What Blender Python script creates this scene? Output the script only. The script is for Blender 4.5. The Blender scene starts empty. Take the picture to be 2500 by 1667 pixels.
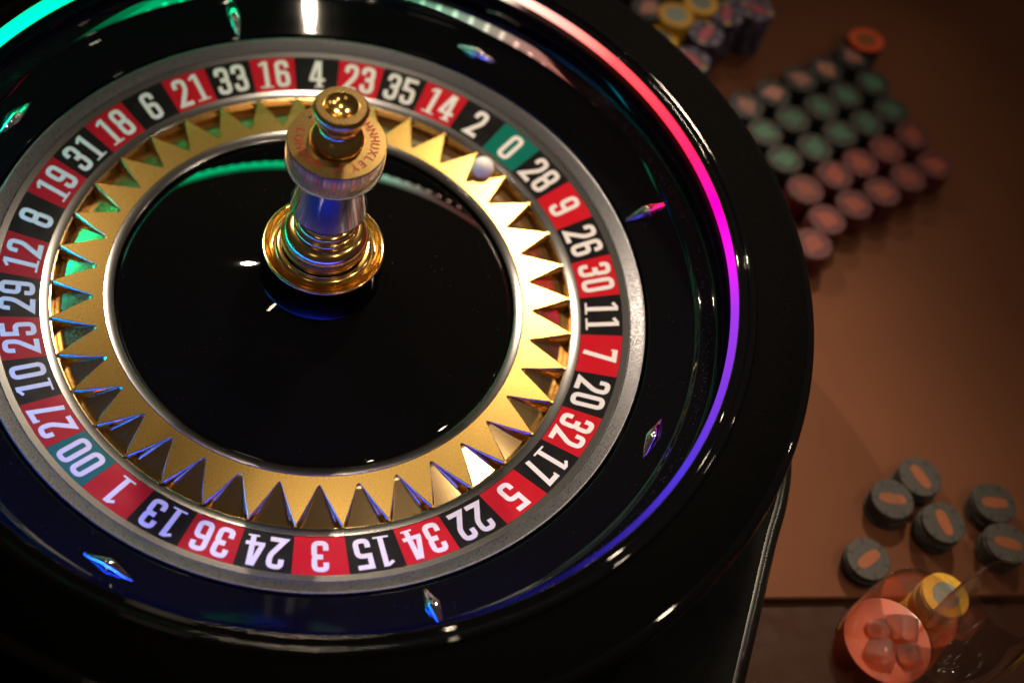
import bpy, math, random
from mathutils import Vector, Matrix
random.seed(7)
K = 0.25          # one drawing unit (radius of the number ring) is 0.25 m
PI = math.pi
R = math.radians
scene = bpy.context.scene
COL = scene.collection

# ------------------------------------------------------------------ camera
cam_data = bpy.data.cameras.new("camera")
cam = bpy.data.objects.new("camera", cam_data)
COL.objects.link(cam)
scene.camera = cam
el, roll = 0.9128, 0.2390
C0 = Vector((0.369, -2.6464, 3.7499)) * K
d = Vector((0, math.cos(el), -math.sin(el)))
rx = Vector((1, 0, 0)); up = rx.cross(d)
r2 = rx * math.cos(roll) + up * math.sin(roll)
u2 = up * math.cos(roll) - rx * math.sin(roll)
m = Matrix.Identity(4)
for i in range(3):
    m[i][0] = r2[i]; m[i][1] = u2[i]; m[i][2] = -d[i]; m[i][3] = C0[i]
cam.matrix_world = m
cam_data.sensor_width = 36
cam_data.lens = 3479.36 / 2500 * 36
cam_data.shift_x = 164.46 / 2500
cam_data.shift_y = -222.2 / 2500
cam_data.clip_start = 0.01; cam_data.clip_end = 50
cam_data.dof.use_dof = True
cam_data.dof.focus_distance = 4.30 * K
cam_data.dof.aperture_fstop = 2.4
cam_data.dof.aperture_blades = 9

# ------------------------------------------------------------------ world, exposure
w = bpy.data.worlds.new("World"); scene.world = w; w.use_nodes = True
w.node_tree.nodes["Background"].inputs[0].default_value = (1.0, 0.75, 0.5, 1)
w.node_tree.nodes["Background"].inputs[1].default_value = 0.035
scene.view_settings.view_transform = 'Standard'
scene.view_settings.look = 'None'
scene.view_settings.exposure = 0
scene.view_settings.gamma = 1
scene.render.engine = 'CYCLES'
scene.cycles.max_bounces = 8
scene.cycles.sample_clamp_indirect = 6
scene.cycles.use_denoising = True
scene.cycles.blur_glossy = 0.3

# ------------------------------------------------------------------ lamps of the room (ceiling bulbs) and added fill lights
def lamp(name, x, y, z, power, radius, col=(1.0, 0.80, 0.58), aim=None, cone=30, blend=1.0):
    L = bpy.data.lights.new(name, 'SPOT' if aim else 'POINT'); L.energy = power; L.color = col; L.shadow_soft_size = radius
    o = bpy.data.objects.new(name, L); COL.objects.link(o); o.location = Vector((x, y, z)) * K
    if aim:
        L.spot_size = R(cone); L.spot_blend = blend
        o.rotation_euler = (Vector(aim)*K - o.location).to_track_quat('-Z', 'Y').to_euler()
    return o
lamp("ceiling_or_fill_lamp", -6.5, 6.6, 9, 130, 0.011, aim=(0.95, 0.2, 0), cone=20)      # key from back left
lamp("ceiling_or_fill_lamp", 2.3, 8.9, 9, 340, 0.11, aim=(0.9, 0.1, 0), cone=19)      # back right, wide bulb
lamp("ceiling_or_fill_lamp", 6.5, 0.7, 9, 34, 0.05, aim=(1.0, -0.3, 0), cone=24)
lamp("ceiling_or_fill_lamp", -3.3, 1.75, 9, 1.0, 0.007)
lamp("ceiling_or_fill_lamp", 0.22, 1.5, 9, 38, 0.007, aim=(0.75, 0.2, 0), cone=22)      # overhead
lamp("ceiling_or_fill_lamp", -1.5, 10.5, 6, 12, 0.03, aim=(0.5, 0, 0), cone=30)
lamp("ceiling_or_fill_lamp", 12.5, 5.6, 8, 16, 0.03, aim=(0, 0, 0), cone=30)
lamp("ceiling_or_fill_lamp", 4.5, -3.5, 9, 20, 0.03)                   # fill added to brighten the near end of the table
lamp("ceiling_or_fill_lamp", 5.9, 4.2, 9, 22, 0.04, aim=(2.0, -0.8, 0.1), cone=12)      # spot added to put a highlight on the drink and ice
lamp("ceiling_or_fill_lamp", -2.0, -6.5, 8, 4, 0.25, aim=(0, 0, 0), cone=40)      # wide soft fill added on the viewer side to whiten the ball
lamp("ceiling_or_fill_lamp", 3.5, 6.0, 9, 26, 0.02, aim=(1.9, 2.0, -0.5), cone=12)      # narrow spot aimed at the chip block

# ------------------------------------------------------------------ materials
def new_mat(name):
    mt = bpy.data.materials.new(name); mt.use_nodes = True
    return mt, mt.node_tree.nodes, mt.node_tree.links, mt.node_tree.nodes["Principled BSDF"]
def mat(name, col, rough=0.5, metal=0.0, coat=0.0, aniso=0.0, noise=0.0, nscale=40.0, bump=0.0, bscale=600.0, spec=None, stretch=None):
    mt, N, L, b = new_mat(name)
    b.inputs["Base Color"].default_value = (*col, 1)
    b.inputs["Roughness"].default_value = rough
    b.inputs["Metallic"].default_value = metal
    if coat:
        b.inputs["Coat Weight"].default_value = coat; b.inputs["Coat Roughness"].default_value = 0.05
    if aniso: b.inputs["Anisotropic"].default_value = aniso
    if spec is not None: b.inputs["Specular IOR Level"].default_value = spec
    tc = N.new("ShaderNodeTexCoord")
    if noise:
        n = N.new("ShaderNodeTexNoise"); n.inputs["Scale"].default_value = nscale; n.inputs["Detail"].default_value = 6
        L.new(tc.outputs["Object"], n.inputs["Vector"])
        mr = N.new("ShaderNodeMapRange"); mr.inputs[1].default_value = 0.3; mr.inputs[2].default_value = 0.7
        mr.inputs[3].default_value = max(0.02, rough - noise); mr.inputs[4].default_value = rough + noise
        L.new(n.outputs[0], mr.inputs[0]); L.new(mr.outputs[0], b.inputs["Roughness"])
    if bump:
        n2 = N.new("ShaderNodeTexNoise"); n2.inputs["Scale"].default_value = bscale; n2.inputs["Detail"].default_value = 3
        L.new(tc.outputs["Object"], n2.inputs["Vector"])
        bp = N.new("ShaderNodeBump"); bp.inputs["Strength"].default_value = bump; bp.inputs["Distance"].default_value = 0.001
        L.new(n2.outputs[0], bp.inputs["Height"]); L.new(bp.outputs[0], b.inputs["Normal"])
    return mt
M = {}
M['lacquer'] = mat('black_lacquer', (0.003, 0.003, 0.004), 0.025, noise=0.01, nscale=30, spec=0.36)
M['lacquer_soft'] = mat('black_satin_lacquer', (0.002, 0.002, 0.002), 0.25, noise=0.04, nscale=25, spec=0.06)
M['rim_top'] = mat('black_satin_grain', (0.0008, 0.0007, 0.0006), 0.6, noise=0.1, nscale=900, spec=0.012)
M['wall'] = mat('satin_track_wall', (0.004, 0.004, 0.005), 0.7, spec=0.0)
M['edge_gloss'] = mat('worn_gloss_edge', (0.006, 0.006, 0.006), 0.22, spec=0.6)
M['cone'] = mat('black_gloss_cone', (0.002, 0.002, 0.002), 0.015)
M['steel'] = mat('worn_steel', (0.15, 0.15, 0.165), 0.36, 1.0, noise=0.20, nscale=1300, bump=0.03, bscale=2500)
M['steel_bright'] = mat('turned_steel', (0.40, 0.40, 0.41), 0.18, 1.0, noise=0.03, nscale=2600)
M['gold_satin'] = mat('satin_brass_plate', (0.44, 0.285, 0.08), 0.27, 1.0, noise=0.03, nscale=3000)
M['gold_pocket'] = mat('brushed_brass_pocket', (0.74, 0.52, 0.25), 0.19, 1.0, noise=0.03, nscale=2000)
M['gold_wall'] = mat('polished_brass_wall', (0.80, 0.58, 0.30), 0.10, 1.0)
M['gold'] = mat('polished_gold', (0.88, 0.58, 0.20), 0.17, 1.0)
M['gold_top'] = mat('satin_gold', (0.42, 0.275, 0.095), 0.27, 1.0, noise=0.04, nscale=3500)
M['gold_pale'] = mat('turned_pale_gold', (0.42, 0.41, 0.42), 0.15, 1.0)
M['dark_chrome'] = mat('dark_chrome', (0.10, 0.09, 0.10), 0.10, 1.0)
M['chrome'] = mat('chrome', (0.85, 0.84, 0.82), 0.05, 1.0)
M['tile_red'] = mat('red_number_enamel', (0.55, 0.006, 0.018), 0.22, spec=0.35, noise=0.04)
M['tile_black'] = mat('black_number_enamel', (0.006, 0.006, 0.007), 0.22, spec=0.35, noise=0.04)
M['tile_green'] = mat('green_number_enamel', (0.0, 0.15, 0.11), 0.22, spec=0.35, noise=0.04)
M['numeral'] = mat('white_numeral_paint', (0.80, 0.78, 0.76), 0.35)
M['engrave'] = mat('red_engraving_paint', (0.36, 0.008, 0.010), 0.3)
M['ball'] = mat('white_ball', (0.93, 0.91, 0.90), 0.25, coat=0.2)
M['gap'] = mat('dark_gap', (0.003, 0.003, 0.003), 0.6)

# LED light: a colour that goes round the ring with the azimuth
def led_mat(name, strength, near=1.0, curve=((-180, 1), (-58, 1), (-30, 0), (158, 0), (172, 1))):
    mt = bpy.data.materials.new(name); mt.use_nodes = True
    N, L = mt.node_tree.nodes, mt.node_tree.links
    N.clear()
    out = N.new("ShaderNodeOutputMaterial"); em = N.new("ShaderNodeEmission")
    geo = N.new("ShaderNodeNewGeometry"); sx = N.new("ShaderNodeSeparateXYZ")
    L.new(geo.outputs["Position"], sx.inputs[0])
    at = N.new("ShaderNodeMath"); at.operation = 'ARCTAN2'
    L.new(sx.outputs[1], at.inputs[0]); L.new(sx.outputs[0], at.inputs[1])
    mr = N.new("ShaderNodeMapRange"); mr.inputs[1].default_value = -PI; mr.inputs[2].default_value = PI
    L.new(at.outputs[0], mr.inputs[0])
    cr = N.new("ShaderNodeValToRGB"); L.new(mr.outputs[0], cr.inputs[0])
    stops = [(-180, (0.0, 0.45, 0.50)), (-158, (0.0, 0.30, 0.85)), (-135, (0.0, 0.13, 1.0)), (-105, (0.01, 0.06, 1.0)), (-60, (0.03, 0.05, 0.95)),
             (-46, (0.05, 0.03, 0.60)), (-23, (0.045, 0.018, 0.34)), (-8, (0.115, 0.02, 0.35)), (3, (0.18, 0.02, 0.40)), (8, (0.34, 0.01, 0.45)), (14, (0.55, 0.005, 0.42)),
             (22, (1.0, 0.0, 0.30)), (31, (1.0, 0.010, 0.09)), (41, (1.0, 0.03, 0.055)), (52, (1.0, 0.07, 0.075)), (60, (1.0, 0.24, 0.19)), (70, (0.9, 0.50, 0.40)),
             (82, (0.55, 0.85, 0.60)), (95, (0.10, 0.90, 0.40)), (112, (0.0, 0.90, 0.33)), (135, (0.0, 0.92, 0.30)), (156, (0.0, 0.92, 0.34)), (180, (0.0, 0.45, 0.50))]
    e = cr.color_ramp.elements
    while len(e) > 1: e.remove(e[-1])
    for i, (a, c) in enumerate(stops):
        x = (a + 180) / 360
        el_ = e[0] if i == 0 else e.new(x)
        el_.position = x; el_.color = (*c, 1)
    L.new(cr.outputs[0], em.inputs[0])
    # strength varied round the ring, standing in for light the strip throws inwards
    c2 = N.new("ShaderNodeValToRGB"); L.new(mr.outputs[0], c2.inputs[0]); g = c2.color_ramp.elements
    for i, (a, v) in enumerate(curve):
        q = g[i] if i < 2 else g.new((a+180)/360)
        q.position = (a+180)/360; q.color = (v, v, v, 1)
    m2 = N.new("ShaderNodeMapRange"); m2.inputs[3].default_value = strength; m2.inputs[4].default_value = strength*near
    L.new(c2.outputs[0], m2.inputs[0]); L.new(m2.outputs[0], em.inputs[1])
    L.new(em.outputs[0], out.inputs[0])
    return mt
M['led_strip'] = led_mat('led_diffuser_glow', 2.2, 0.007, ((-180, .8), (-170, .9), (-150, 1), (-62, 1), (-46, .93), (-34, .6), (-24, 0), (165, 0), (178, .8)))  # near side dimmed by the curve, standing in for diodes that face inwards
M['led_inner'] = led_mat('led_inner_face_glow', 0.03, 2100.0, ((-180, .9), (-170, 1), (-58, 1), (-30, 0), (70, 0), (84, .12), (132, .12), (142, .04), (160, .04), (176, .8)))   # glow added, strongest on the unseen near and left side, to colour the stem
M['led_under'] = led_mat('led_underside_glow', 15.0, 3.0)
M['led'] = led_mat('led_chip_glow', 45.0, 3.0)

def felt_mat():
    mt, N, L, b = new_mat('brown_table_felt')
    tc = N.new("ShaderNodeTexCoord")
    n = N.new("ShaderNodeTexNoise"); n.inputs["Scale"].default_value = 5; n.inputs["Detail"].default_value = 8
    L.new(tc.outputs["Object"], n.inputs["Vector"])
    cr = N.new("ShaderNodeValToRGB")
    cr.color_ramp.elements[0].position = 0.3; cr.color_ramp.elements[0].color = (0.140, 0.043, 0.014, 1)
    cr.color_ramp.elements[1].position = 0.75; cr.color_ramp.elements[1].color = (0.185, 0.060, 0.021, 1)
    L.new(n.outputs[0], cr.inputs[0]); L.new(cr.outputs[0], b.inputs["Base Color"])
    b.inputs["Roughness"].default_value = 0.85
    b.inputs["Sheen Weight"].default_value = 0.0
    n2 = N.new("ShaderNodeTexNoise"); n2.inputs["Scale"].default_value = 900
    L.new(tc.outputs["Object"], n2.inputs["Vector"])
    bp = N.new("ShaderNodeBump"); bp.inputs["Strength"].default_value = 0.3; bp.inputs["Distance"].default_value = 0.0005
    L.new(n2.outputs[0], bp.inputs["Height"]); L.new(bp.outputs[0], b.inputs["Normal"])
    return mt
M['felt'] = felt_mat()
M['leather'] = mat('dark_brown_leather', (0.040, 0.013, 0.005), 0.55, noise=0.08, nscale=60, bump=0.2, bscale=900, spec=0.12)

# ------------------------------------------------------------------ object helpers
def link(name, verts, faces, mats, parent=None, smooth=True, midx=None, loc=None, scale=K):
    me = bpy.data.meshes.new(name)
    me.from_pydata([(v[0]*scale, v[1]*scale, v[2]*scale) for v in verts], [], faces)
    if not isinstance(mats, (list, tuple)): mats = [mats]
    for x in mats: me.materials.append(x)
    if smooth: me.polygons.foreach_set('use_smooth', [True]*len(me.polygons))
    if midx: me.polygons.foreach_set('material_index', midx)
    me.update()
    o = bpy.data.objects.new(name, me); COL.objects.link(o)
    if parent: o.parent = parent
    if loc is not None: o.location = Vector(loc) * K
    return o
def tag(o, label=None, cat=None, group=None, kind=None):
    if label: o['label'] = label
    if cat: o['category'] = cat
    if group: o['group'] = group
    if kind: o['kind'] = kind
    return o
def empty(name, loc=(0, 0, 0)):
    o = bpy.data.objects.new(name, None); COL.objects.link(o); o.location = Vector(loc) * K
    o.empty_display_size = 0.02
    return o
def arc(cx, cz, r, a0, a1, n):
    return [(cx + r*math.cos(R(a0 + (a1-a0)*i/n)), cz + r*math.sin(R(a0 + (a1-a0)*i/n))) for i in range(n+1)]
def lathe_data(segs, n=192):
    V, F = [], []
    for pts in segs:
        b = len(V)
        for (r, z) in pts:
            for i in range(n):
                a = 2*PI*i/n; V.append((r*math.cos(a), r*math.sin(a), z))
        for j in range(len(pts)-1):
            for i in range(n):
                k = (i+1) % n
                F.append((b+j*n+i, b+j*n+k, b+(j+1)*n+k, b+(j+1)*n+i))
    return V, F
def lathe(name, segs, mt, parent=None, n=192):
    V, F = lathe_data(segs, n)
    return link(name, V, F, mt, parent)
def copy_tree(o, parent=None):
    c = o.copy(); COL.objects.link(c); c.parent = parent
    for ch in list(o.children): copy_tree(ch, c)
    return c

# ================================================================== SETTING
TZ = -0.62       # table top height in units
# felt sheet: ends along the padded rail at the front right
def rail_y(x): return -0.36 + (x - 1.73) * 0.27
V = [(-6, rail_y(-6)-.02, TZ), (7, rail_y(7)-.02, TZ), (7, 9, TZ), (-6, 9, TZ), (-6, rail_y(-6)-.026, TZ-.006), (7, rail_y(7)-.026, TZ-.006), (-6, rail_y(-6)-.026, TZ-.08), (7, rail_y(7)-.026, TZ-.08)]
tag(link('table_top', V, [(0, 1, 2, 3), (4, 5, 1, 0), (6, 7, 5, 4)], M['felt'], smooth=False), kind='structure')
# padded leather rail: rounded section swept along the table edge
sec = [(-0.012, -0.20), (-0.012, -0.036), (0.0, -0.032)] + [(0.70*t, -0.032 + 0.02*math.sin(t*PI)) for t in [i/10 for i in range(1, 11)]] + [(0.70+0.16*math.sin(t*PI/2), -0.032-0.16*(1-math.cos(t*PI/2))) for t in [i/6 for i in range(1, 7)]] + [(0.86, -0.6)]
V, F = [], []
dirv = Vector((1, 0.27, 0)).normalized(); nrm = Vector((dirv.y, -dirv.x, 0))
for ix in range(41):
    base = Vector((-6, rail_y(-6), TZ)) + dirv * (14.0*ix/40)
    for (s, h) in sec:
        p = base + nrm*s; V.append((p.x, p.y, TZ + h))
ns = len(sec)
for ix in range(40):
    for j in range(ns-1):
        F.append((ix*ns+j, (ix+1)*ns+j, (ix+1)*ns+j+1, ix*ns+j+1))
rail = tag(link('armrest', V, F, M['leather']), 'dark brown padded leather armrest along the near edge of the table', 'armrest')
# dark floor far below
tag(link('floor', [(-14, -14, -3.6), (14, -14, -3.6), (14, 14, -3.6), (-14, 14, -3.6)], [(0, 1, 2, 3)], M['gap'], smooth=False), kind='structure')

# plinth under the wheel: straight right side, black lacquer, rounded top edge
outl = [(1.375, -1.75), (1.44, -1.35), (1.508, -0.945), (1.55, -0.68), (1.583, -0.463), (1.612, -0.31), (1.622, -0.16), (1.600, 0.02), (1.55, 0.25), (1.45, 0.55), (1.25, 0.9), (0.9, 1.2), (0.5, 1.35), (0, 1.4), (-0.8, 1.2), (-1.3, 0.7),
        (-1.5, 0.1), (-1.6, -0.9), (-1.6, -1.75)]
def densify(P, n=4):
    out = []
    for i in range(len(P)):
        a, b_, c_, d_ = (Vector(P[(i+k) % len(P)]) for k in (-1, 0, 1, 2))
        sharp = i in (len(P)-1,)
        for k in range(n):
            t = k/n
            if sharp: q = b_*(1-t) + c_*t
            else: q = 0.5*((2*b_) + (c_-a)*t + (2*a-5*b_+4*c_-d_)*t*t + (3*b_-a-3*c_+d_)*t**3)
            out.append(q)
    return out
O = densify(outl)
V, F = [], []
n = len(O); cen = Vector((0, -0.2))
def sweep(prof):
    V, F = [], []
    for (off, z) in prof:
        for q in O:
            p = q + (q-cen).normalized()*off; V.append((p.x, p.y, z))
    for j in range(len(prof)-1):
        for i in range(n):
            k = (i+1) % n; F.append((j*n+i, j*n+k, (j+1)*n+k, (j+1)*n+i))
    return V, F
pl = tag(empty('wheel_plinth', (0, 0, -0.62)), 'black lacquered plinth under the wheel with a long straight right edge', 'plinth')
def pp_(o): o.location = Vector((0, 0, 0.62))*K; return o
V, F = sweep([(-0.045, -0.1035), (-0.30, -0.1035)]); F.append(tuple(range(n, 2*n)))
pp_(link('plinth_top', V, F, M['lacquer_soft'], pl, smooth=False))
V, F = sweep([(0.0, -0.62), (0.0, -0.145)] + [(-0.045*(1-math.cos(R(a))), -0.145 + 0.042*math.sin(R(a))) for a in range(0, 91, 9)])
pp_(link('plinth_side', V, F, M['edge_gloss'], pl))

# ================================================================== WHEEL BOWL (stator)
bowl = tag(empty('wheel_bowl', (0, 0, -0.10)), 'large black lacquered roulette bowl with a coloured light ring under its rim', 'roulette bowl')
def bp_(o): o.location = Vector((0, 0, 0.10))*K; return o
N_ = 256
bp_(lathe('rim', [
    [(1.2953, 0.2980), (1.2960, 0.3030), (1.2985, 0.3065), (1.3030, 0.3075)],
    [(1.3030, 0.3075), (1.3120, 0.3020), (1.322, 0.3000)] + arc(1.338, 0.297, 0.014, 168, 12, 8) + [(1.356, 0.2965)],
    arc(1.510, 0.267, 0.033, 85, -20, 12) + [(1.530, 0.235), (1.510, 0.15), (1.47, 0.04), (1.44, -0.05), (1.44, -0.098)]],
    M['lacquer'], bowl, N_))
bp_(lathe('rim_top', [[(1.356, 0.2962), (1.42, 0.3000), (1.47, 0.3010), (1.5128, 0.29995)]], M['rim_top'], bowl, N_))
def ledge():      # gently hollow ball track above the slope, steeper towards the wall
    out = []; r, z = 1.232, 0.1140
    for k in range(13):
        out.append((r, z)); sl_ = R(12.5 + 8.5*k/12); r += 0.0032; z += 0.0032*math.tan(sl_)
    return out
LG = ledge()
SL = []; r_s, z_s = 1.0835, 0.0355
for k in range(13):      # slightly hollow slope between the rotor and the track
    SL.append((r_s, z_s)); r_s += 0.0104; z_s += 0.0104*math.tan(R(21.4 + 1.3*k/12))
bp_(lathe('stator_slope', [[(1.078, 0.004), (1.079, 0.0300), (1.0805, 0.0340), SL[0]], SL, [SL[-1], (1.2145, SL[-1][1]+.0045), (1.2200, SL[-1][1]+.011), (1.2245, LG[0][1]-.006), (1.2280, LG[0][1]-.0015), LG[0]]], M['lacquer'], bowl, N_))
bp_(lathe('ball_track', [LG + [(1.2755, LG[-1][1]+.003), (1.2780, LG[-1][1]+.009), (1.2785, 0.150), (1.2785, 0.19)]], M['lacquer'], bowl, N_))
bp_(lathe('track_wall', [[(1.2785, 0.19), (1.2750, 0.1925), (1.2750, 0.1955), (1.2795, 0.198)], [(1.2795, 0.198), (1.2815, 0.225), (1.2818, 0.2400), (1.2875, 0.2565)]], M['wall'], bowl, N_))
bp_(lathe('bowl_floor', [[(0.60, -0.098), (1.10, -0.098), (1.10, 0.003)]], M['gap'], bowl, 96))
strip = bp_(lathe('led_strip', [[(1.2870, 0.2570), (1.2785, 0.2540), (1.2765, 0.2520)], [(1.2765, 0.2520), (1.2765, 0.2750)], [(1.2765, 0.2750), (1.2790, 0.2790), (1.2955, 0.2985)]], M['led_strip'], bowl, N_))
strip.data.materials.append(M['led_under']); strip.data.materials.append(M['led_inner'])
for f_ in range(2*N_): strip.data.polygons[f_].material_index = 1
for f_ in range(2*N_, 3*N_): strip.data.polygons[f_].material_index = 2
strip['label'] = 'glowing light strip fading from green through white, red and violet to blue'
led0 = None
bxv = [(x, y, z) for x in (-.0028, .0028) for y in (-.008, .008) for z in (-.0012, .0012)]
bxf = [(0, 1, 3, 2), (4, 6, 7, 5), (0, 4, 5, 1), (2, 3, 7, 6), (0, 2, 6, 4), (1, 5, 7, 3)]
for i in range(130):
    a = 2*PI*(i+.5)/130
    if led0 is None:
        led0 = link('led', bxv, bxf, M['led'], strip, smooth=False); o = led0
    else:
        o = led0.copy(); COL.objects.link(o); o.parent = strip
    o.location = Vector((1.2825*math.cos(a), 1.2825*math.sin(a), 0.2548))*K
    o.rotation_euler = (0, 0, a)

# eight chrome deflectors, lying alternately along and across the track
def deflector_mesh():
    V, F = [], []
    nu, nv = 40, 16
    for i in range(nu+1):
        u = -1 + 2*i/nu
        a = abs(u)
        wd = 0.0235*(1 - a**1.15)**0.85 if a < 1 else 0
        wd += 0.0016*(1-a)
        for j in range(nv+1):
            v = -1 + 2*j/nv
            ridge = (1-abs(v)**2.2)
            h = 0.024*(1-a**1.5)*(ridge**0.75)*(0.72+0.28*math.cos(u*PI*0.9))
            V.append((u*0.080, v*wd, h + 0.001*(1-abs(v)) - 0.002))
    for i in range(nu):
        for j in range(nv):
            p = i*(nv+1)+j; F.append((p, p+nv+1, p+nv+2, p+1))
    return V, F
DV, DF = deflector_mesh()
df0 = None
tilt = R(22.0)
for k, az in enumerate((74.5, 29.5, -15.5, -60.5, -105.5, -150.5, 164.5, 119.5)):
    if df0 is None: df0 = link('deflector', DV, DF, M['chrome'], bowl); o = df0
    else: o = df0.copy(); COL.objects.link(o); o.parent = bowl
    a = R(az); rr = 1.162; z = 0.0358 + (1.162-1.0835)*0.402
    er = Vector((math.cos(a), math.sin(a), 0)); et = Vector((-math.sin(a), math.cos(a), 0)); ez = Vector((0, 0, 1))
    slope = (er*math.cos(tilt) + ez*math.sin(tilt)); nrmv = (ez*math.cos(tilt) - er*math.sin(tilt))
    ax = et if k % 2 == 0 else slope
    ay = nrmv.cross(ax)
    mm = Matrix.Identity(4)
    pos = (er*rr + ez*(z+0.10) + nrmv*0.0015)*K
    for i in range(3): mm[i][0] = ax[i]; mm[i][1] = ay[i]; mm[i][2] = nrmv[i]; mm[i][3] = pos[i]
    o.matrix_local = mm

# ================================================================== ROTOR
rotor = tag(empty('wheel_rotor', (0, 0, -0.09)), 'spinning roulette rotor with red and black numbers, brass pockets and a gold turret', 'roulette rotor')
def rp_(o): o.location = Vector((0, 0, 0.09))*K; return o
rp_(lathe('outer_band', [[(1.0225, 0.0060), (1.0245, 0.0085), (1.0260, 0.0102)], [(1.0260, 0.0102), (1.030, 0.0122), (1.062, 0.0300), (1.0655, 0.0315), (1.0675, 0.0305)], [(1.0675, 0.0305), (1.0685, 0.015), (1.066, -0.06), (1.066, -0.088)]], M['steel'], rotor, N_))
rp_(lathe('outer_ring', [[(0.9995, -0.0030), (1.0003, 0.0012)], [(1.0003, 0.0012), (1.0215, 0.0074)], [(1.0215, 0.0074), (1.0228, 0.0060)]], M['steel_bright'], rotor, N_))
rp_(lathe('inner_ring', [[(0.8400, -0.075), (0.8400, -0.0395)], [(0.8400, -0.0395), (0.8410, -0.0388), (0.8680, -0.0306)], [(0.8680, -0.0306), (0.8692, -0.0345)]], M['steel_bright'], rotor, N_))
rp_(lathe('hub_ring', [[(0.6450, -0.060), (0.6455, -0.0370)], [(0.6455, -0.0370), (0.6475, -0.0352), (0.6740, -0.0271)], [(0.6740, -0.0271), (0.6765, -0.0305)]], M['steel_bright'], rotor, N_))
CC = []; r_c, z_c = 0.188, 0.072
for k in range(25):
    CC.append((r_c, z_c)); r_c += 0.0188; z_c -= 0.0188*math.tan(R(13.4 + 2.9*k/24))
rp_(lathe('centre_cone', [CC + [(0.6445, CC[-1][1]-.006)]], M['cone'], rotor, N_))

# ---- pockets and the brass teeth plate
NP = 38; STEP = 2*PI/NP
PH = R(61.667)                  # boundary between 2 and 0
R_AP, R_OUT = 0.703, 0.8398
def plate_z(r): return -0.0285 - (r-0.6765)*0.040
def half_w(r):                  # half angular opening of a pocket at radius r
    t = max(0.0, min(1.0, (r-R_AP)/(0.832-R_AP)))
    return (STEP/2)*min(0.992, (0.055*(t > 0) * min(1, t*18)**0.5 + 0.937*t**0.93))
def floor_z(r):
    t = (r-R_AP)/(R_OUT-R_AP)
    return plate_z(R_AP) - 0.004*min(1, t*12) - 0.0475*max(0, t)
rs = [R_AP + (0.832-R_AP)*x for x in (0, .008, .02, .04, .07, .12, .2, .3, .4, .5, .6, .7, .8, .9, .96, 1.0)]
# a tooth runs from the middle of one pocket to the middle of the next
def tooth_mesh():
    V, F = [], []
    inner = 0.6765
    for r in [inner, 0.69] + rs:
        wv = STEP/2 - (half_w(r) if r >= R_AP else 0)
        z = plate_z(r)
        for j in range(9):
            a = -wv + 2*wv*j/8
            V.append((r*math.cos(a), r*math.sin(a), z))
    nr = len(rs)+2
    for i in range(nr-1):
        for j in range(8):
            p = i*9+j; F.append((p, p+9, p+10, p+1))
    top = len(F)
    # side walls curving down to the pocket floor
    WP = ((0, 0), (.10, .07), (.22, .28), (.32, .60), (.38, 1.05))
    nwall = []
    for sgn, j in ((-1, 0), (1, 8)):
        b = len(V); m_ = len(WP)
        for i, r in enumerate([0.69] + rs):
            v = V[(i+1)*9+j]; wv = math.atan2(v[1], v[0])
            dep = max(0.001, v[2]-floor_z(max(r, R_AP)))
            room = max(0.0, half_w(max(r, R_AP)))*r*0.55
            for (lx, dz) in WP:
                wo = wv + sgn*min(lx*dep, room*lx/.38)/r
                V.append((r*math.cos(wo), r*math.sin(wo), v[2]-dz*dep))
        for i in range(len(rs)):
            for q in range(m_-1):
                p = b+i*m_+q; nwall.append(len(F))
                F.append((p, p+1, p+m_+1, p+m_) if sgn < 0 else (p, p+m_, p+m_+1, p+1))
    # nose against the outer ring
    b = len(V); r = rs[-1]
    for a in (-0.0045, 0.0045):
        for rr in (r, 0.8395):
            V.append((rr*math.cos(a), rr*math.sin(a), plate_z(r)-0.0005)); V.append((rr*math.cos(a), rr*math.sin(a), floor_z(r)))
    F += [(b, b+1, b+3, b+2), (b+4, b+6, b+7, b+5), (b, b+2, b+6, b+4)]
    return V, F, nwall
def pocket_mesh():
    V, F = [], []
    rr = [R_AP-.004] + rs[1:] + [0.8396]
    for r in rr:
        h = min(STEP/2*0.999, half_w(max(r, R_AP+.001)) + 0.004)
        for j in range(9):
            a = -h + 2*h*j/8
            V.append((r*math.cos(a), r*math.sin(a), floor_z(max(r, R_AP))))
    for i in range(len(rr)-1):
        for j in range(8):
            p = i*9+j; F.append((p, p+9, p+10, p+1))
    # outer wall of the pocket with a small ledge below the steel ring
    b = len(V); h = STEP/2*0.999
    for (r, z) in ((0.8392, floor_z(R_OUT)-0.002), (0.8392, -0.062), (0.8370, -0.060), (0.8370, -0.0445), (0.8400, -0.0435)):
        for j in range(5):
            a = -h + 2*h*j/4; V.append((r*math.cos(a), r*math.sin(a), z))
    for i in range(4):
        for j in range(4):
            p = b+i*5+j; F.append((p, p+5, p+6, p+1))
    return V, F
order = "0 28 9 26 30 11 7 20 32 17 5 22 34 15 3 24 36 13 1 00 27 10 25 29 12 8 19 31 18 6 21 33 16 4 23 35 14 2".split()
reds = {1, 3, 5, 7, 9, 12, 14, 16, 18, 19, 21, 23, 25, 27, 30, 32, 34, 36}
TV, TF, TW = tooth_mesh(); PV, PF = pocket_mesh()
t0 = p0 = None
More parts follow.
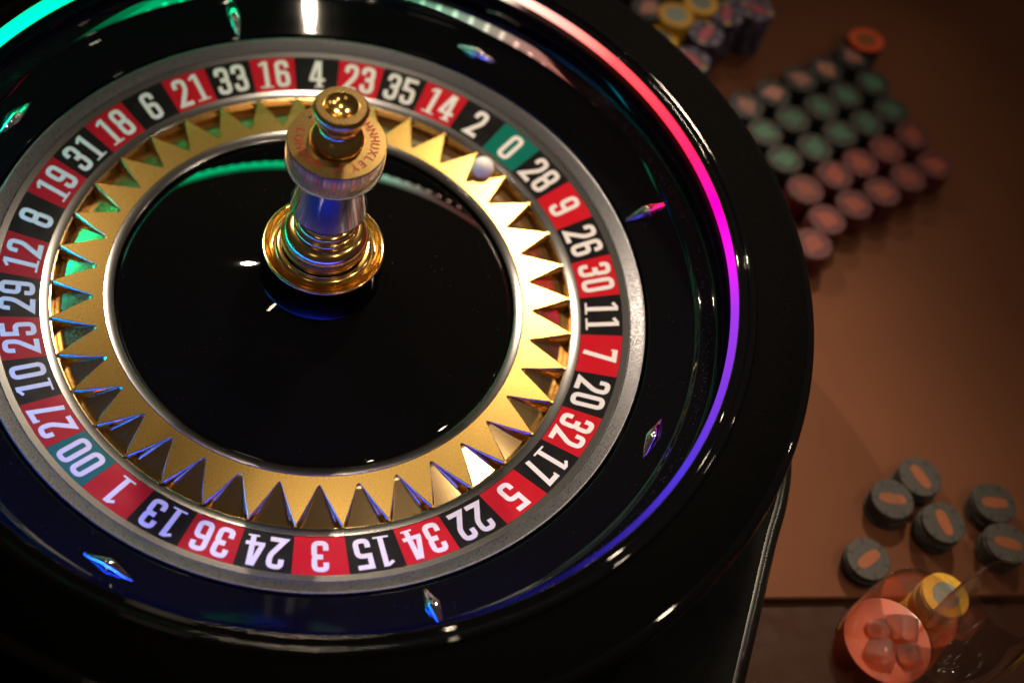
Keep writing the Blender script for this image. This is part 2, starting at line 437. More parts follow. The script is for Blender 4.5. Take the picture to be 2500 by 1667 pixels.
for i in range(NP):
    ab = PH - i*STEP; ac = ab - STEP/2
    if t0 is None:
        t0 = link('pocket_divider', TV, TF, M['gold_satin'], rotor, smooth=False); o = t0
        t0.data.materials.append(M['gold_wall'])
        for f_ in TW: t0.data.polygons[f_].use_smooth = True; t0.data.polygons[f_].material_index = 1
        p0 = link('pocket', PV, PF, M['gold_pocket'], rotor, smooth=False); q = p0
    else:
        o = t0.copy(); COL.objects.link(o); o.parent = rotor
        q = p0.copy(); COL.objects.link(q); q.parent = rotor
    rp_(o); rp_(q)
    o.rotation_euler = (0, 0, ab); q.rotation_euler = (0, 0, ac)

# ---- number tiles
def tile_z(r): return -0.0318 + (r-0.8695)*0.0318/(1-0.8695)
def tile_mesh():
    V, F = [], []
    h = STEP/2 - 0.0004
    rr = [0.8694, 0.912, 0.956, 0.9995]
    for r in rr:
        for j in range(9):
            a = -h + 2*h*j/8; V.append((r*math.cos(a), r*math.sin(a), tile_z(r)))
    for i in range(3):
        for j in range(8):
            p = i*9+j; F.append((p, p+9, p+10, p+1))
    return V, F
GV, GF = tile_mesh()
tmesh = {}
SW = 0.0158; DW = 0.0335; DH = 0.0905
def rounded(P, closed=False):
    """P: list of (x,y,radius) -> centre line with rounded corners"""
    out = []; n = len(P)
    for i in range(n):
        x, y, rad = P[i]
        if rad <= 0 or (not closed and i in (0, n-1)):
            out.append((x, y)); continue
        p = Vector((x, y)); a = Vector(P[i-1][:2]); b_ = Vector(P[(i+1) % n][:2])
        da = (a-p); db = (b_-p); la, lb = da.length, db.length; da.normalize(); db.normalize()
        t = min(rad, la*0.5, lb*0.5)
        s, e = p+da*t, p+db*t
        for k in range(7):
            u = k/6; q = s*(1-u)**2 + p*2*u*(1-u) + e*u*u
            out.append((q.x, q.y))
    return out
def ribbon(P, w, closed, V, F, z):
    n = len(P); b = len(V)
    for i in range(n):
        p = Vector(P[i])
        a = Vector(P[i-1]) if (closed or i > 0) else None
        c = Vector(P[(i+1) % n]) if (closed or i < n-1) else None
        d1 = (p-a).normalized() if a is not None and (p-a).length > 1e-9 else None
        d2 = (c-p).normalized() if c is not None and (c-p).length > 1e-9 else None
        if d1 is None: d1 = d2
        if d2 is None: d2 = d1
        n1 = Vector((-d1.y, d1.x)); n2 = Vector((-d2.y, d2.x))
        mv = (n1+n2); mv = mv.normalized() if mv.length > 1e-6 else n1
        k = w/2/max(0.45, mv.dot(n1))
        V.append((p.x+mv.x*k, p.y+mv.y*k, z)); V.append((p.x-mv.x*k, p.y-mv.y*k, z))
    for i in range(n if closed else n-1):
        k = (i+1) % n
        F.append((b+2*i, b+2*i+1, b+2*k+1, b+2*k))
W_, H_ = DW, DH; q_ = 0.0150
GLY = {
 '0': [([(0, 0, q_), (W_, 0, q_), (W_, H_, q_), (0, H_, q_)], True, SW)],
 '1': [([(W_*.62, -.007, 0), (W_*.62, H_+.0075, 0)], False, SW), ([(-.004, -.0045, 0), (W_+.008, -.0045, 0)], False, .006), ([(-.002, H_*.90, 0), (W_*.45, H_+.003, 0)], False, .010)],
 '2': [([(0, H_*.70, 0), (0, H_, q_), (W_, H_, q_), (W_, H_*.60, .012), (-.001, -.002, 0.0), (W_+.007, -.002, 0)], False, SW)],
 '3': [([(0, H_*.73, 0), (0, H_, q_), (W_, H_, q_), (W_, H_*.53, .012), (W_*.25, H_*.53, 0)], False, SW),
       ([(W_*.25, H_*.515, 0), (W_, H_*.515, .012), (W_, 0, q_), (0, 0, q_), (0, H_*.28, 0)], False, SW)],
 '4': [([(W_*.58, H_+.007, 0), (-.002, H_*.27, 0)], False, SW*.95), ([(-.009, H_*.25, 0), (W_+.013, H_*.25, 0)], False, .013), ([(W_*.80, H_+.0075, 0), (W_*.80, -.007, 0)], False, SW), ([(W_*.3, -.0045, 0), (W_+.009, -.0045, 0)], False, .006)],
 '5': [([(W_+.007, H_, 0), (0, H_, 0), (0, H_*.58, 0), (W_, H_*.58, q_), (W_, 0, q_), (0, 0, q_), (0, H_*.27, 0)], False, SW)],
 '6': [([(W_, H_*.74, 0), (W_, H_, q_), (0, H_, q_), (0, 0, q_), (W_, 0, q_), (W_, H_*.54, q_), (SW*.5, H_*.54, 0)], False, SW)],
 '7': [([(-.007, H_, 0), (W_, H_, 0), (W_*.32, -.008, 0)], False, SW), ([(-.0045, H_*.86, 0), (-.0045, H_, 0)], False, .006)],
 '8': [([(0, H_*.53, .011), (W_, H_*.53, .011), (W_, H_, q_), (0, H_, q_)], True, SW), ([(0, 0, q_), (W_, 0, q_), (W_, H_*.51, .011), (0, H_*.51, .011)], True, SW)],
 '9': [([(0, H_*.26, 0), (0, 0, q_), (W_, 0, q_), (W_, H_, q_), (0, H_, q_), (0, H_*.46, q_), (W_-SW*.5, H_*.46, 0)], False, SW)],
}
def numeral_mesh(txt):
    V, F = [], []; adv = DW + SW + 0.0125
    x0 = -(adv*len(txt) - (SW+0.0125))/2
    lay = 0
    for ci, ch in enumerate(txt):
        for (P, cl, wd) in GLY[ch]:
            vv = []; b = len(V)
            pp = rounded([(x + x0 + ci*adv, y, r) for (x, y, r) in P], cl)
            ribbon(pp, wd, cl, V, F, 0.0006 + 0.00012*lay); lay += 1
    out = []
    rb = 0.9355 - DH/2
    for (x, y, z) in V:
        # top of the figure points outwards; reading direction is clockwise
        r_, t_ = rb + y, -x
        rad = math.hypot(r_, t_)
        out.append((r_, t_, tile_z(rad) + z))
    return out, F
for i, s in enumerate(order):
    ac = PH - (i+.5)*STEP
    kind = 'green' if s in ('0', '00') else ('red' if int(s) in reds else 'black')
    if kind not in tmesh:
        o = link('number_tile', GV, GF, M['tile_'+kind], rotor); tmesh[kind] = o.data
    else:
        o = bpy.data.objects.new('number_tile', tmesh[kind]); COL.objects.link(o); o.parent = rotor
    rp_(o); o.rotation_euler = (0, 0, ac)
    o['label'] = '%s number tile printed with %s' % (kind, s)
    nv, nf = numeral_mesh(s)
    link('numeral', nv, nf, M['numeral'], o, smooth=False)

# ---- turret
tur = rp_(lathe('turret', [
    [(0.1925, 0.0700), (0.1900, 0.0780), (0.1895, 0.2030)]], M['dark_chrome'], rotor, 128))
tur['label'] = 'gold turret standing in the middle of the rotor'
lathe('flange', [[(0.1895, 0.2030), (0.1900, 0.2075), (0.1890, 0.2110), (0.1865, 0.2120)], [(0.1865, 0.2120), (0.1790, 0.2105), (0.1770, 0.2080)],
    [(0.1770, 0.2080), (0.1720, 0.2010), (0.1640, 0.1955), (0.1560, 0.1935), (0.1500, 0.1940)],
    [(0.1500, 0.1940), (0.1530, 0.2000), (0.1525, 0.2070), (0.1480, 0.2130), (0.1400, 0.2160), (0.1310, 0.2165)]], M['gold'], tur, 128)
lathe('lower_bulb', [[(0.1270, 0.2165), (0.1268, 0.2260)], [(0.1268, 0.2260), (0.1315, 0.2340), (0.1348, 0.2480), (0.1355, 0.2620), (0.1335, 0.2760), (0.1280, 0.2900), (0.1190, 0.3010), (0.1080, 0.3070), (0.0990, 0.3090)],
    [(0.0980, 0.3090), (0.1005, 0.3150), (0.1000, 0.3220), (0.0955, 0.3270), (0.0900, 0.3280)],
    [(0.0900, 0.3280), (0.0935, 0.3350), (0.0930, 0.3440), (0.0880, 0.3510), (0.0800, 0.3540)],
    [(0.0800, 0.3540), (0.0745, 0.3620), (0.0735, 0.3780), (0.0790, 0.3930), (0.0900, 0.4010), (0.1110, 0.4050)]], M['gold'], tur, 128)
lathe('stem_cone', [[(0.1110, 0.4050), (0.1155, 0.4070), (0.1165, 0.4100), (0.1160, 0.4140)], [(0.1160, 0.4140), (0.0670, 0.5980)]], M['gold_pale'], tur, 128)
disc = lathe('lettered_disc', [[(0.0670, 0.5980), (0.1370, 0.6020), (0.1425, 0.6060), (0.1435, 0.6110)], [(0.1435, 0.6110), (0.1435, 0.6960), (0.1428, 0.6990)], ], M['gold_pale'], tur, 128)
lathe('disc_top', [[(0.1428, 0.6990), (0.1410, 0.7010)], [(0.1410, 0.7010), (0.0740, 0.7030)]], M['gold_top'], tur, 128)
lathe('collar', [[(0.0740, 0.7030), (0.0775, 0.7080), (0.0785, 0.7160), (0.0760, 0.7260), (0.0690, 0.7370), (0.0600, 0.7450), (0.0540, 0.7520), (0.0515, 0.7610), (0.0520, 0.7700)],
    [(0.0520, 0.7700), (0.0590, 0.7740), (0.0620, 0.7800), (0.0610, 0.7860)], [(0.0610, 0.7860), (0.0640, 0.7960), (0.0680, 0.8050), (0.0700, 0.8100)]], M['gold'], tur, 128)
knob = lathe('knob', [[(0.0700, 0.8100), (0.0760, 0.8160), (0.0790, 0.8250), (0.0793, 0.8340), (0.0765, 0.8430), (0.0715, 0.8480)], ], M['gold'], tur, 128)
lathe('knob_face', [[(0.0715, 0.8480), (0.0700, 0.8488)], [(0.0700, 0.8488), (0.0500, 0.8488)]], M['gold_top'], tur, 128)
dd = 0.024; Rs = (.047**2+dd*dd)/(2*dd); cz = 0.848-dd+Rs; amax = math.asin(.047/Rs)
lathe('knob_cup', [[(0.0500, 0.8488), (0.0492, 0.8500), (0.0480, 0.8497), (0.0470, 0.8480)], [(Rs*math.sin(amax*(1-t/14)), cz-Rs*math.cos(amax*(1-t/14))) for t in range(15)]], M['gold'], tur, 128)
# set screw on the disc
sa = R(146)
lathe('set_screw', [[(0.0050, 0.0), (0.0050, 0.0030), (0.0040, 0.0042), (0.0022, 0.0042), (0.0020, 0.0025), (0.0001, 0.0025)]], M['chrome'], tur, 20).location = Vector((0.114*math.cos(sa), 0.114*math.sin(sa), 0.7025))*K
# engraved lettering
def letter(ch, az, inward, size=0.0265):
    cu = bpy.data.curves.new('letter', 'FONT'); cu.body = ch; cu.size = size*K*1.35; cu.align_x = 'CENTER'; cu.offset = 0.00014
    to = bpy.data.objects.new('tmp', cu); COL.objects.link(to)
    dg = bpy.context.evaluated_depsgraph_get(); dg.update()
    me = bpy.data.meshes.new_from_object(to.evaluated_get(dg))
    bpy.data.objects.remove(to)
    me.name = 'letter'
    me.materials.clear(); me.materials.append(M['engrave'])
    o = bpy.data.objects.new('letter', me); COL.objects.link(o); o.parent = tur
    a = R(az); er = Vector((math.cos(a), math.sin(a), 0)); et = Vector((-math.sin(a), math.cos(a), 0))
    if inward: X, Y, base = et, -er, 0.1200
    else: X, Y, base = -et, er, 0.0960
    mm = Matrix.Identity(4); pos = (er*base + Vector((0, 0, 0.7028)))*K
    for i in range(3): mm[i][0] = X[i]*0.92; mm[i][1] = Y[i]; mm[i][2] = (0, 0, 1)[i]; mm[i][3] = pos[i]
    o.matrix_local = mm
    return o
for k, ch in enumerate("LONDON"): letter(ch, 177.5 + 15.3*k, True)
for k, ch in enumerate("JOHNHUXLEY"): letter(ch, 77 - 14.1*k, False)
a = R(-72); er = Vector((math.cos(a), math.sin(a))); et = Vector((-math.sin(a), math.cos(a)))
V, F = [], []
for s_ in (1.0, 0.62):
    for (u, v) in ((-.008, 0), (0, -.0105), (.008, 0), (0, .0105)):
        p = er*(0.110 + v*s_) + et*(u*s_); V.append((p.x, p.y, 0.7028))
for i in range(4): F.append((i, (i+1) % 4, 4+(i+1) % 4, 4+i))
link('diamond_mark', V, F, M['engrave'], tur, smooth=False)

# ================================================================== BALL
def sphere(name, r, mt, loc, parent=None, nu=48, nv=24):
    segs = [[(max(1e-5, r*math.sin(PI*i/nv)), -r*math.cos(PI*i/nv)) for i in range(nv+1)]]
    V, F = lathe_data(segs, nu)
    o = link(name, V, F, mt, parent); o.location = Vector(loc)*K
    return o
ba = R(57.0); br = 0.7900
tag(sphere('roulette_ball', 0.0395, M['ball'], (br*math.cos(ba), br*math.sin(ba), floor_z(br)+0.0395*1.13)), 'small white ball resting in the brass pocket of the green 0', 'ball')

# ================================================================== CASINO CHIPS
CR, CH = 0.0785, 0.0132
cm = {}
def vary(mt, col, lo=0.75, hi=1.15):
    """each piece slightly lighter or darker, with faint grime"""
    N, L = mt.node_tree.nodes, mt.node_tree.links; b = N["Principled BSDF"]
    oi = N.new("ShaderNodeObjectInfo"); mr = N.new("ShaderNodeMapRange"); mr.inputs[3].default_value = lo; mr.inputs[4].default_value = hi
    L.new(oi.outputs["Random"], mr.inputs[0])
    tc = N.new("ShaderNodeTexCoord"); n = N.new("ShaderNodeTexNoise"); n.inputs["Scale"].default_value = 260; n.inputs["Detail"].default_value = 5
    L.new(tc.outputs["Object"], n.inputs["Vector"])
    m2 = N.new("ShaderNodeMapRange"); m2.inputs[1].default_value = .35; m2.inputs[2].default_value = .7; m2.inputs[3].default_value = 1.0; m2.inputs[4].default_value = 1 - (hi-lo)*.6
    L.new(n.outputs[0], m2.inputs[0])
    mu = N.new("ShaderNodeMath"); mu.operation = 'MULTIPLY'; L.new(mr.outputs[0], mu.inputs[0]); L.new(m2.outputs[0], mu.inputs[1])
    vm = N.new("ShaderNodeVectorMath"); vm.operation = 'SCALE'; vm.inputs[0].default_value = col; L.new(mu.outputs[0], vm.inputs["Scale"])
    L.new(vm.outputs[0], b.inputs["Base Color"])
def chipcol(n, c, r=0.6):
    cm[n] = mat('chip_'+n, c, r); vary(cm[n], c)
for k_, c_ in (('tile_red', (0.55, 0.006, 0.018)), ('tile_black', (0.006, 0.006, 0.007)), ('tile_green', (0.0, 0.15, 0.11)), ('numeral', (0.80, 0.78, 0.76))): vary(M[k_], c_, 0.92, 1.04)
for n, c in dict(black=(0.010, 0.010, 0.012), pink=(0.46, 0.20, 0.15), green=(0.055, 0.17, 0.10), dgreen=(0.008, 0.022, 0.014), maroon=(0.12, 0.004, 0.010), rust=(0.33, 0.055, 0.028), cream=(0.07, 0.06, 0.04), violet=(0.06, 0.04, 0.085),
        lilac=(0.30, 0.25, 0.38), crimson=(0.50, 0.07, 0.12), yellow=(0.78, 0.42, 0.02), greyteal=(0.22, 0.28, 0.24), orange=(1.0, 0.12, 0.02), tan=(0.35, 0.10, 0.02), grey=(0.052, 0.044, 0.038), amber=(0.34, 0.085, 0.015), ochre=(0.55, 0.38, 0.08), navy=(0.12, 0.16, 0.30)).items():
    chipcol(n, c)
def chip_mesh(body, spot, n=48):
    """disc with rounded edge and six inset edge spots (second material)"""
    prof = [(0.0001, 0), (CR-.004, 0), (CR-.0015, .0008), (CR, .003), (CR, CH-.003), (CR-.0015, CH-.0008), (CR-.004, CH), (CR*.70, CH), (CR*.69, CH-.0006), (0.0001, CH-.0006)]
    V, F, MI = [], [], []
    for (r, z) in prof:
        for i in range(n):
            a = 2*PI*i/n; V.append((r*math.cos(a), r*math.sin(a), z))
    for j in range(len(prof)-1):
        for i in range(n):
            k = (i+1) % n
            F.append((j*n+i, j*n+k, (j+1)*n+k, (j+1)*n+i))
            MI.append(1 if (i % 8 == 0 and 1 <= j <= 6) else 0)
    me = bpy.data.meshes.new('casino_chip')
    me.from_pydata([(v[0]*K, v[1]*K, v[2]*K) for v in V], [], F)
    me.materials.append(cm[body]); me.materials.append(cm[spot])
    me.polygons.foreach_set('material_index', MI); me.update()
    return me
def inlay_mesh(col, shape):
    pts = []
    for i in range(28):
        a = 2*PI*i/28
        if shape == 'stripe': x, y = 0.050*math.cos(a), 0.021*math.copysign(abs(math.sin(a))**.6, math.sin(a))
        elif shape == 'round': x, y = 0.046*math.cos(a), 0.046*math.sin(a)
        else:
            k = 0.046*(1+0.07*math.cos(3*a+1)+0.10*math.cos(4*a)+0.05*math.cos(7*a)); x, y = k*math.cos(a), 0.80*k*math.sin(a)
        pts.append((x, y, 0))
    me = bpy.data.meshes.new('inlay')
    V = [(p[0]*K, p[1]*K, 0.0004*K) for p in pts] + [(p[0]*K, p[1]*K, -0.0008*K) for p in pts]
    n = len(pts)
    me.from_pydata(V, [], [tuple(range(n))] + [(i, n+i, n+(i+1) % n, (i+1) % n) for i in range(n)])
    me.materials.append(cm[col]); me.update()
    return me
chipmeshes = {}
def kindmesh(k):
    if k not in chipmeshes:
        spec = dict(pink=('black', 'cream', 'pink', 'blob'), green=('dgreen', 'maroon', 'green', 'blob'), red=('maroon', 'cream', 'rust', 'blob'), purple=('violet', 'lilac', 'crimson', 'stripe'),
                    yellow=('yellow', 'yellow', 'greyteal', 'round'), orange=('orange', 'orange', 'tan', 'round'), grey=('grey', 'black', 'amber', 'stripe'), brown=('black', 'violet', 'pink', 'blob'))[k]
        chipmeshes[k] = (chip_mesh(spec[0], spec[1]), inlay_mesh(spec[2], spec[3]))
        if k == 'purple':  # lilac dots round the face
            chipmeshes[k] += (1,)
    return chipmeshes[k]
spotm = None
def chip(k, x, y, z, label, group, top=True, rz=None, tilt=0.0):
    cm_, im_ = kindmesh(k)[:2]
    o = bpy.data.objects.new('casino_chip', cm_); COL.objects.link(o)
    o.location = Vector((x, y, z))*K; o.rotation_euler = (tilt, 0, random.uniform(0, 6.28) if rz is None else rz)
    tag(o, label, 'casino chip', group)
    if top:
        i_ = bpy.data.objects.new('inlay', im_); COL.objects.link(i_); i_.parent = o; i_.location = (0, 0, (CH)*K)
        if k == 'purple':
            for q in range(6):
                a = PI/3*q + .3
                s_ = bpy.data.objects.new('face_dot', facedots[q % 3]); COL.objects.link(s_); s_.parent = o
                s_.location = Vector((0.062*math.cos(a), 0.062*math.sin(a), CH+.0004))*K
    return o
def dot_mesh(col):
    me = bpy.data.meshes.new('face_dot'); n = 12
    me.from_pydata([(0.012*K*math.cos(2*PI*i/n), 0.012*K*math.sin(2*PI*i/n), 0) for i in range(n)], [], [tuple(range(n))])
    me.materials.append(cm[col]); return me
facedots = [dot_mesh('ochre'), dot_mesh('lilac'), dot_mesh('navy')]
hidden = []      # lower chips of the inner stacks that only show as dark gaps
ADJ = dict(pink='black', green='green', red='maroon', purple='violet', yellow='yellow', brown='dark', grey='grey')
def stack(k, x, y, nchips, label_top, where, outer):
    for j in range(nchips):
        jx, jy = random.uniform(-.004, .004), random.uniform(-.004, .004)
        if j == nchips-1:
            chip(k, x+jx, y+jy, TZ+0.001+j*CH, label_top, None)
        elif outer or j >= nchips-3:
            chip(k, x+jx, y+jy, TZ+0.001+j*CH, '%s casino chip under the top one, %s' % (ADJ[k], where), 'lower chips, ' + where, top=False)
        else: hidden.append((k, x+jx, y+jy, TZ+0.001+j*CH))
# block of stacks: 5 columns, square packing.  positions on the plane of the tops
ztop = TZ + 9*CH
A0 = Vector((1.472, 1.789)); va = Vector((0.1136, 0.1129)); vb = Vector((0.0931, -0.1326))
ordw = ['first', 'second', 'third', 'fourth', 'fifth']
rows = [('pink', 0, 5), ('green', 0, 5), ('green', 0, 5), ('red', 0, 5), ('red', 0, 5), ('red', 0, 1)]
rowname = {0: 'pink topped row', 1: 'far green row', 2: 'near green row', 3: 'far red row', 4: 'near red row', 5: 'lone corner of the red rows'}
for ri, (k, c0, c1) in enumerate(rows):
    for ci in range(c0, c1):
        p = A0 + va*ci + vb*ri + Vector((random.uniform(-.006, .006), random.uniform(-.006, .006)))
        col = {'pink': 'black casino chip with pink centre', 'green': 'green casino chip', 'red': 'red casino chip'}[k]
        outer = (ci == 4 or ri >= 4)
        wh = '%s stack from the wheel, %s' % (ordw[ci], rowname[ri])
        lb = '%s, top of %s' % (col, wh)
        if ri == 5:
            lb = 'red casino chip topping the lone extra stack closest to the wheel rim'; wh = 'lone extra stack closest to the rim'
            p = Vector((1.785, 1.108))
        stack(k, p.x, p.y, 9, lb, wh, outer)
chip('orange', 1.985, 2.345, TZ + 9*CH + 0.014, 'bright orange casino chip with brown centre on the far corner of the stacked block', None, tilt=0.12)
stack('pink', 1.985, 2.345, 9, 'black casino chip under the bright orange chip at the block corner', 'stack below the bright orange chip', True)
# tall cluster near the rim at the top
n2 = 17
ups = [('yellow', 1.105, 2.10, 18, 'yellow ringed casino chip with grey centre, just right of the dark chips', 'left yellow stack'), ('yellow', 1.205, 2.215, 18, 'yellow ringed casino chip with grey centre at the top edge of the photo', 'yellow stack at the photo top edge'),
       ('yellow', 1.055, 1.975, 15, 'yellow casino chip half hidden behind the wheel rim below the other yellow ones', 'yellow stack half behind the rim'),
       ('purple', 1.32, 2.20, 17, 'violet casino chip with red stripe, right of both yellow tops', 'violet stack right of the yellow tops'), ('purple', 1.25, 2.06, 16, 'violet casino chip with red stripe just below the yellow ones', 'violet stack just below the yellow ones'),
       ('purple', 1.21, 1.905, 14, 'violet casino chip with red stripe at the near tip of its cluster, by the rim', 'violet stack at the near tip by the rim'), ('purple', 1.455, 2.28, 17, 'violet casino chip with red stripe, farthest right in its cluster', 'violet stack farthest right'),
       ('purple', 1.36, 2.36, 17, 'violet casino chip at the top edge of the photo right of the yellow ones', 'violet stack at the photo top edge'), ('brown', 0.98, 2.12, 17, 'dark casino chip with pink centre against the rim left of the yellow chips', 'dark stack left of the yellow chips'), ('brown', 0.90, 2.24, 17, 'dark casino chip with pink centre at the far left end of the cluster', 'dark stack at the far left end'),
       ('purple', 1.13, 2.36, 16, 'violet casino chip behind the left yellow one at the photo edge', 'violet stack behind the left yellow one')]
for (k, x, y, nn, lb, wh) in ups:
    stack(k, x, y, nn, lb, wh, k == 'purple' and (x > 1.3 or y < 1.95))
# grey chips near the front
greys = [(2.123, 0.062, 6, 'grey casino chip with orange bar, left of the two at the far end', 'left grey stack of the far pair'), (2.222, 0.182, 6, 'grey casino chip with orange bar, farthest from the glasses in the grey group', 'grey stack farthest from the glasses'),
         (2.295, 0.005, 8, 'grey casino chip with orange bar in the middle of the grey group', 'middle grey stack'), (2.039, -0.189, 5, 'grey casino chip with orange bar, alone nearest the wheel', 'lone grey stack nearest the wheel'),
         (2.495, 0.150, 6, 'grey casino chip with orange bar at the right photo edge, farther of two', 'farther grey stack at the right photo edge'), (2.529, -0.006, 7, 'grey casino chip with orange bar at the right photo edge, nearer of two', 'nearer grey stack at the right photo edge')]
for (x, y, nn, lb, wh) in greys:
    stack('grey', x, y, nn, lb, wh, True)
# merged hidden chips
V, F, MI = [], [], []
hm = ['black', 'dgreen', 'maroon', 'violet', 'yellow']
hk = dict(pink=0, green=1, red=2, purple=3, yellow=4, brown=0, grey=0)
for (k, x, y, z) in hidden:
    b = len(V); n = 24
    for zz in (0, CH-.0008):
        for i in range(n): V.append((x+CR*math.cos(2*PI*i/n), y+CR*math.sin(2*PI*i/n), z+zz))
    for i in range(n):
        F.append((b+i, b+(i+1) % n, b+n+(i+1) % n, b+n+i)); MI.append(hk[k])
    F.append(tuple(range(b+n, b+2*n))); MI.append(hk[k])
if hidden:
    o = link('casino_chips', V, F, [cm[h] for h in hm], smooth=False, midx=MI)
    tag(o, 'lower casino chips inside the stacks, hidden between their neighbours', 'casino chips', kind='stuff')

# ================================================================== DRINK
def glass_mat(name, col, rough=0.0, ior=1.45):
    mt, N, L, b = new_mat(name)
    b.inputs["Base Color"].default_value = (*col, 1); b.inputs["Roughness"].default_value = rough
    b.inputs["Transmission Weight"].default_value = 1.0; b.inputs["IOR"].default_value = ior
    return mt
def thin_glass(name):
    mt = bpy.data.materials.new(name); mt.use_nodes = True
    N, L = mt.node_tree.nodes, mt.node_tree.links; N.clear()
    out = N.new("ShaderNodeOutputMaterial"); mx = N.new("ShaderNodeMixShader"); lw = N.new("ShaderNodeLayerWeight"); lw.inputs[0].default_value = 0.5; pw = N.new("ShaderNodeMath"); pw.operation = "POWER"; pw.inputs[1].default_value = 3.0; fr = N.new("ShaderNodeMapRange"); fr.inputs[3].default_value = 0.05; fr.inputs[4].default_value = 0.75
    L.new(lw.outputs["Facing"], pw.inputs[0]); L.new(pw.outputs[0], fr.inputs[0])
    tr = N.new("ShaderNodeBsdfTransparent"); tr.inputs[0].default_value = (0.93, 0.91, 0.90, 1)
    gs = N.new("ShaderNodeBsdfGlossy"); gs.inputs["Roughness"].default_value = 0.05; gs.inputs["Color"].default_value = (1, 1, 1, 1)
    L.new(fr.outputs[0], mx.inputs[0]); L.new(tr.outputs[0], mx.inputs[1]); L.new(gs.outputs[0], mx.inputs[2]); L.new(mx.outputs[0], out.inputs[0])
    return mt
M['glass'] = thin_glass('clear_glass')
def part_glass(name, col, trans, rough):
    mt, N, L, b = new_mat(name)
    b.inputs["Base Color"].default_value = (*col, 1); b.inputs["Roughness"].default_value = rough
    b.inputs["Transmission Weight"].default_value = trans; b.inputs["IOR"].default_value = 1.33
    b.inputs["Coat Weight"].default_value = 0.4; b.inputs["Coat Roughness"].default_value = 0.03
    return mt
M['amber'] = part_glass('orange_drink', (0.68, 0.105, 0.035), 0.0, 0.2)
M['pinkish'] = part_glass('pale_pink_drink', (0.15, 0.055, 0.04), 0.0, 0.2)
M['ice'] = part_glass('ice', (1.0, 0.95, 0.92), 0.88, 0.10)
HB = 0.085
RZ = TZ - 0.012       # resting height on the padded rail
def goblet(x, y, lab, mt, g=1.32):
    gl = tag(empty('wine_glass', (x, y, RZ)), lab, 'wine glass')
    bowl_ = [(r, z*g) for (r, z) in [(0.012, 0.335), (0.045, 0.350), (0.085, 0.385), (0.115, 0.440), (0.128, 0.510), (0.130, 0.570), (0.126, 0.660), (0.114, 0.740)]]
    rim = bowl_[-1][1]
    lathe('bowl', [bowl_ + [(0.1125, rim+.0025), (0.1110, rim)] + [(r-.003, z+.001) for (r, z) in bowl_[-2:0:-1]] + [(0.0001, 0.342*g)]], M['glass'], gl, 96)
    lathe('stem', [[(0.012, 0.335*g), (0.0085, 0.30*g), (0.008, 0.12), (0.012, 0.03), (0.03, 0.012), (0.105, 0.004), (0.107, 0.002), (0.105, 0.0), (0.0001, 0.0)]], M['glass'], gl, 64)
    lv = 0.565*g
    if mt: lathe('drink', [[(0.0001, 0.348*g)] + [(r-.0042, z+.002) for (r, z) in bowl_[1:5]] + [(0.1258, lv)], [(0.1258, lv), (0.0001, lv)]], mt, gl, 96)
    return gl
def rounded_cube(name, s, mt, loc, rot):
    V = []; F = []; n = 6; idx = {}
    def vid(p):
        k = tuple(round(c, 5) for c in p)
        if k not in idx:
            q = Vector(p); sp = q.normalized(); q2 = q*0.62 + sp*0.42
            idx[k] = len(V); V.append((q2.x*s, q2.y*s, q2.z*s))
        return idx[k]
    for ax in range(3):
        for sg in (-1, 1):
            for i in range(n):
                for j in range(n):
                    quad = []
                    for (di, dj) in ((0, 0), (1, 0), (1, 1), (0, 1)):
                        c = [0, 0, 0]; c[ax] = sg; c[(ax+1) % 3] = -1+2*(i+di)/n; c[(ax+2) % 3] = -1+2*(j+dj)/n
                        quad.append(vid(c))
                    F.append(tuple(quad if sg > 0 else quad[::-1]))
    o = link(name, V, F, mt); o.location = Vector(loc)*K; o.rotation_euler = rot
    return o
AX, AY = 1.836, -0.807
goblet(AX, AY, 'large stemmed glass of orange drink with ice at the lower right, nearest the wheel', M['amber'])
LV = RZ + 0.565*1.32
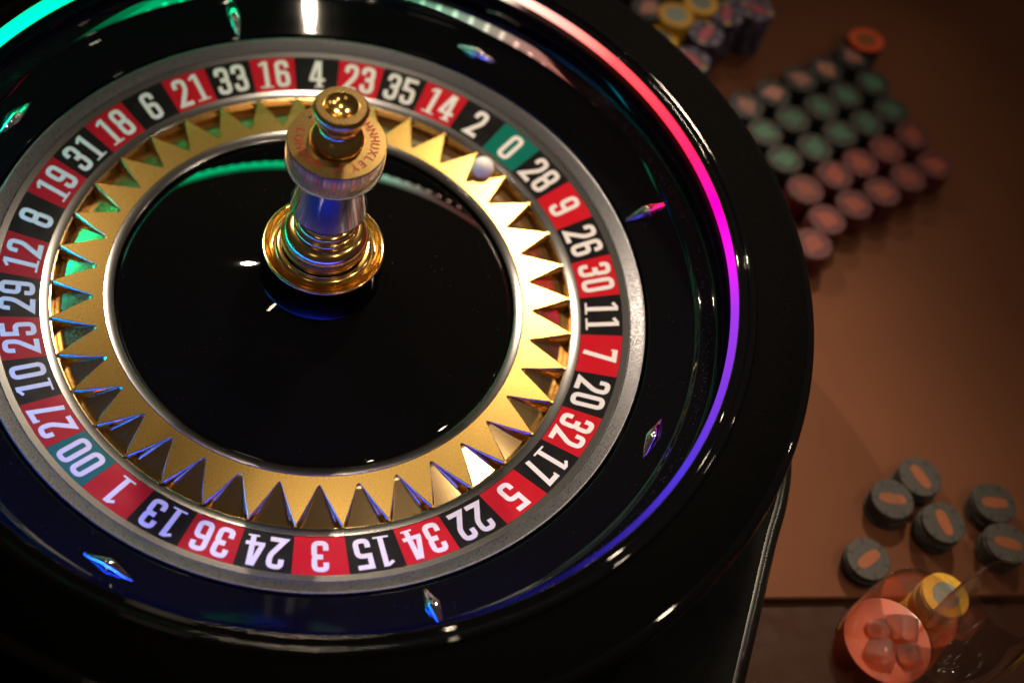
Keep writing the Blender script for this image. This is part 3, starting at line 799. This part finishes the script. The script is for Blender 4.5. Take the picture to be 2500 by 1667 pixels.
for (x, y, z, s_, r_, lb) in ((0.040, 0.045, .004, .036, (.3, .5, .2), 'clear ice cube in the orange drink, at the far side'), (-0.020, -0.050, 0.0, .036, (.9, .2, 1.2), 'clear ice cube in the orange drink, at the near side'),
                              (0.060, -0.030, .006, .030, (.25, .8, .5), 'clear ice cube in the orange drink, against the right of its glass'), (-0.030, 0.022, .008, .026, (.6, .4, .9), 'smallest clear ice cube, in the orange drink between the others')):
    tag(rounded_cube('ice_cube', s_, M['ice'], (AX+x, AY+y, LV+z), r_), lb, 'ice cube', 'ice cubes in the orange drink')
goblet(2.109, -0.711, 'empty clear stemmed glass, right of the orange drink', None)
# yellow chips behind the glasses
for j in range(18):
    chip('yellow', 2.238 + random.uniform(-.003, .003), -0.338 + random.uniform(-.003, .003), RZ + j*CH, 'yellow ringed casino chip with grey centre on the stack behind the two glasses' if j == 17 else
         'yellow casino chip lower in the stack behind the two glasses', None if j == 17 else 'lower chips of the yellow stack by the glasses', top=(j == 17))

# ================================================================== DUST on the black gloss
V, F = [], []
def speck(r, a, z, sz):
    b = len(V); x, y = r*math.cos(a), r*math.sin(a); t = random.uniform(0, 6.28)
    for k in range(4):
        q = t + k*PI/2 + random.uniform(-.4, .4); V.append((x+sz*math.cos(q), y+sz*math.sin(q)*random.uniform(.4, 1), z))
    V.append((x, y, z+sz*.7))
    for k in range(4): F.append((b+k, b+(k+1) % 4, b+4))
def prof_z(P, r):
    for (a, b) in zip(P, P[1:]):
        if a[0] <= r <= b[0]: return a[1] + (b[1]-a[1])*(r-a[0])/(b[0]-a[0])
    return P[-1][1]
for k in range(260):
    r = math.sqrt(random.uniform(.2**2, .63**2)); speck(r, random.uniform(0, 2*PI), prof_z(CC, r)+.0003, random.choice((.0006, .0008, .0012)))
for k in range(500):
    r = random.uniform(1.09, 1.205); speck(r, random.uniform(0, 2*PI), prof_z(SL, r)+.0003, random.choice((.0005, .0007, .001)))
for k in range(1500):
    r = random.triangular(1.232, 1.268, 1.25); speck(r, random.uniform(0, 2*PI), prof_z(LG, r)+.0003, random.choice((.0005, .0007, .0011)))
tag(link('dust', V, F, mat('pale_dust', (0.30, 0.29, 0.27), 0.8), smooth=False), 'fine pale dust specks on the black lacquer of the wheel', 'dust', kind='stuff')
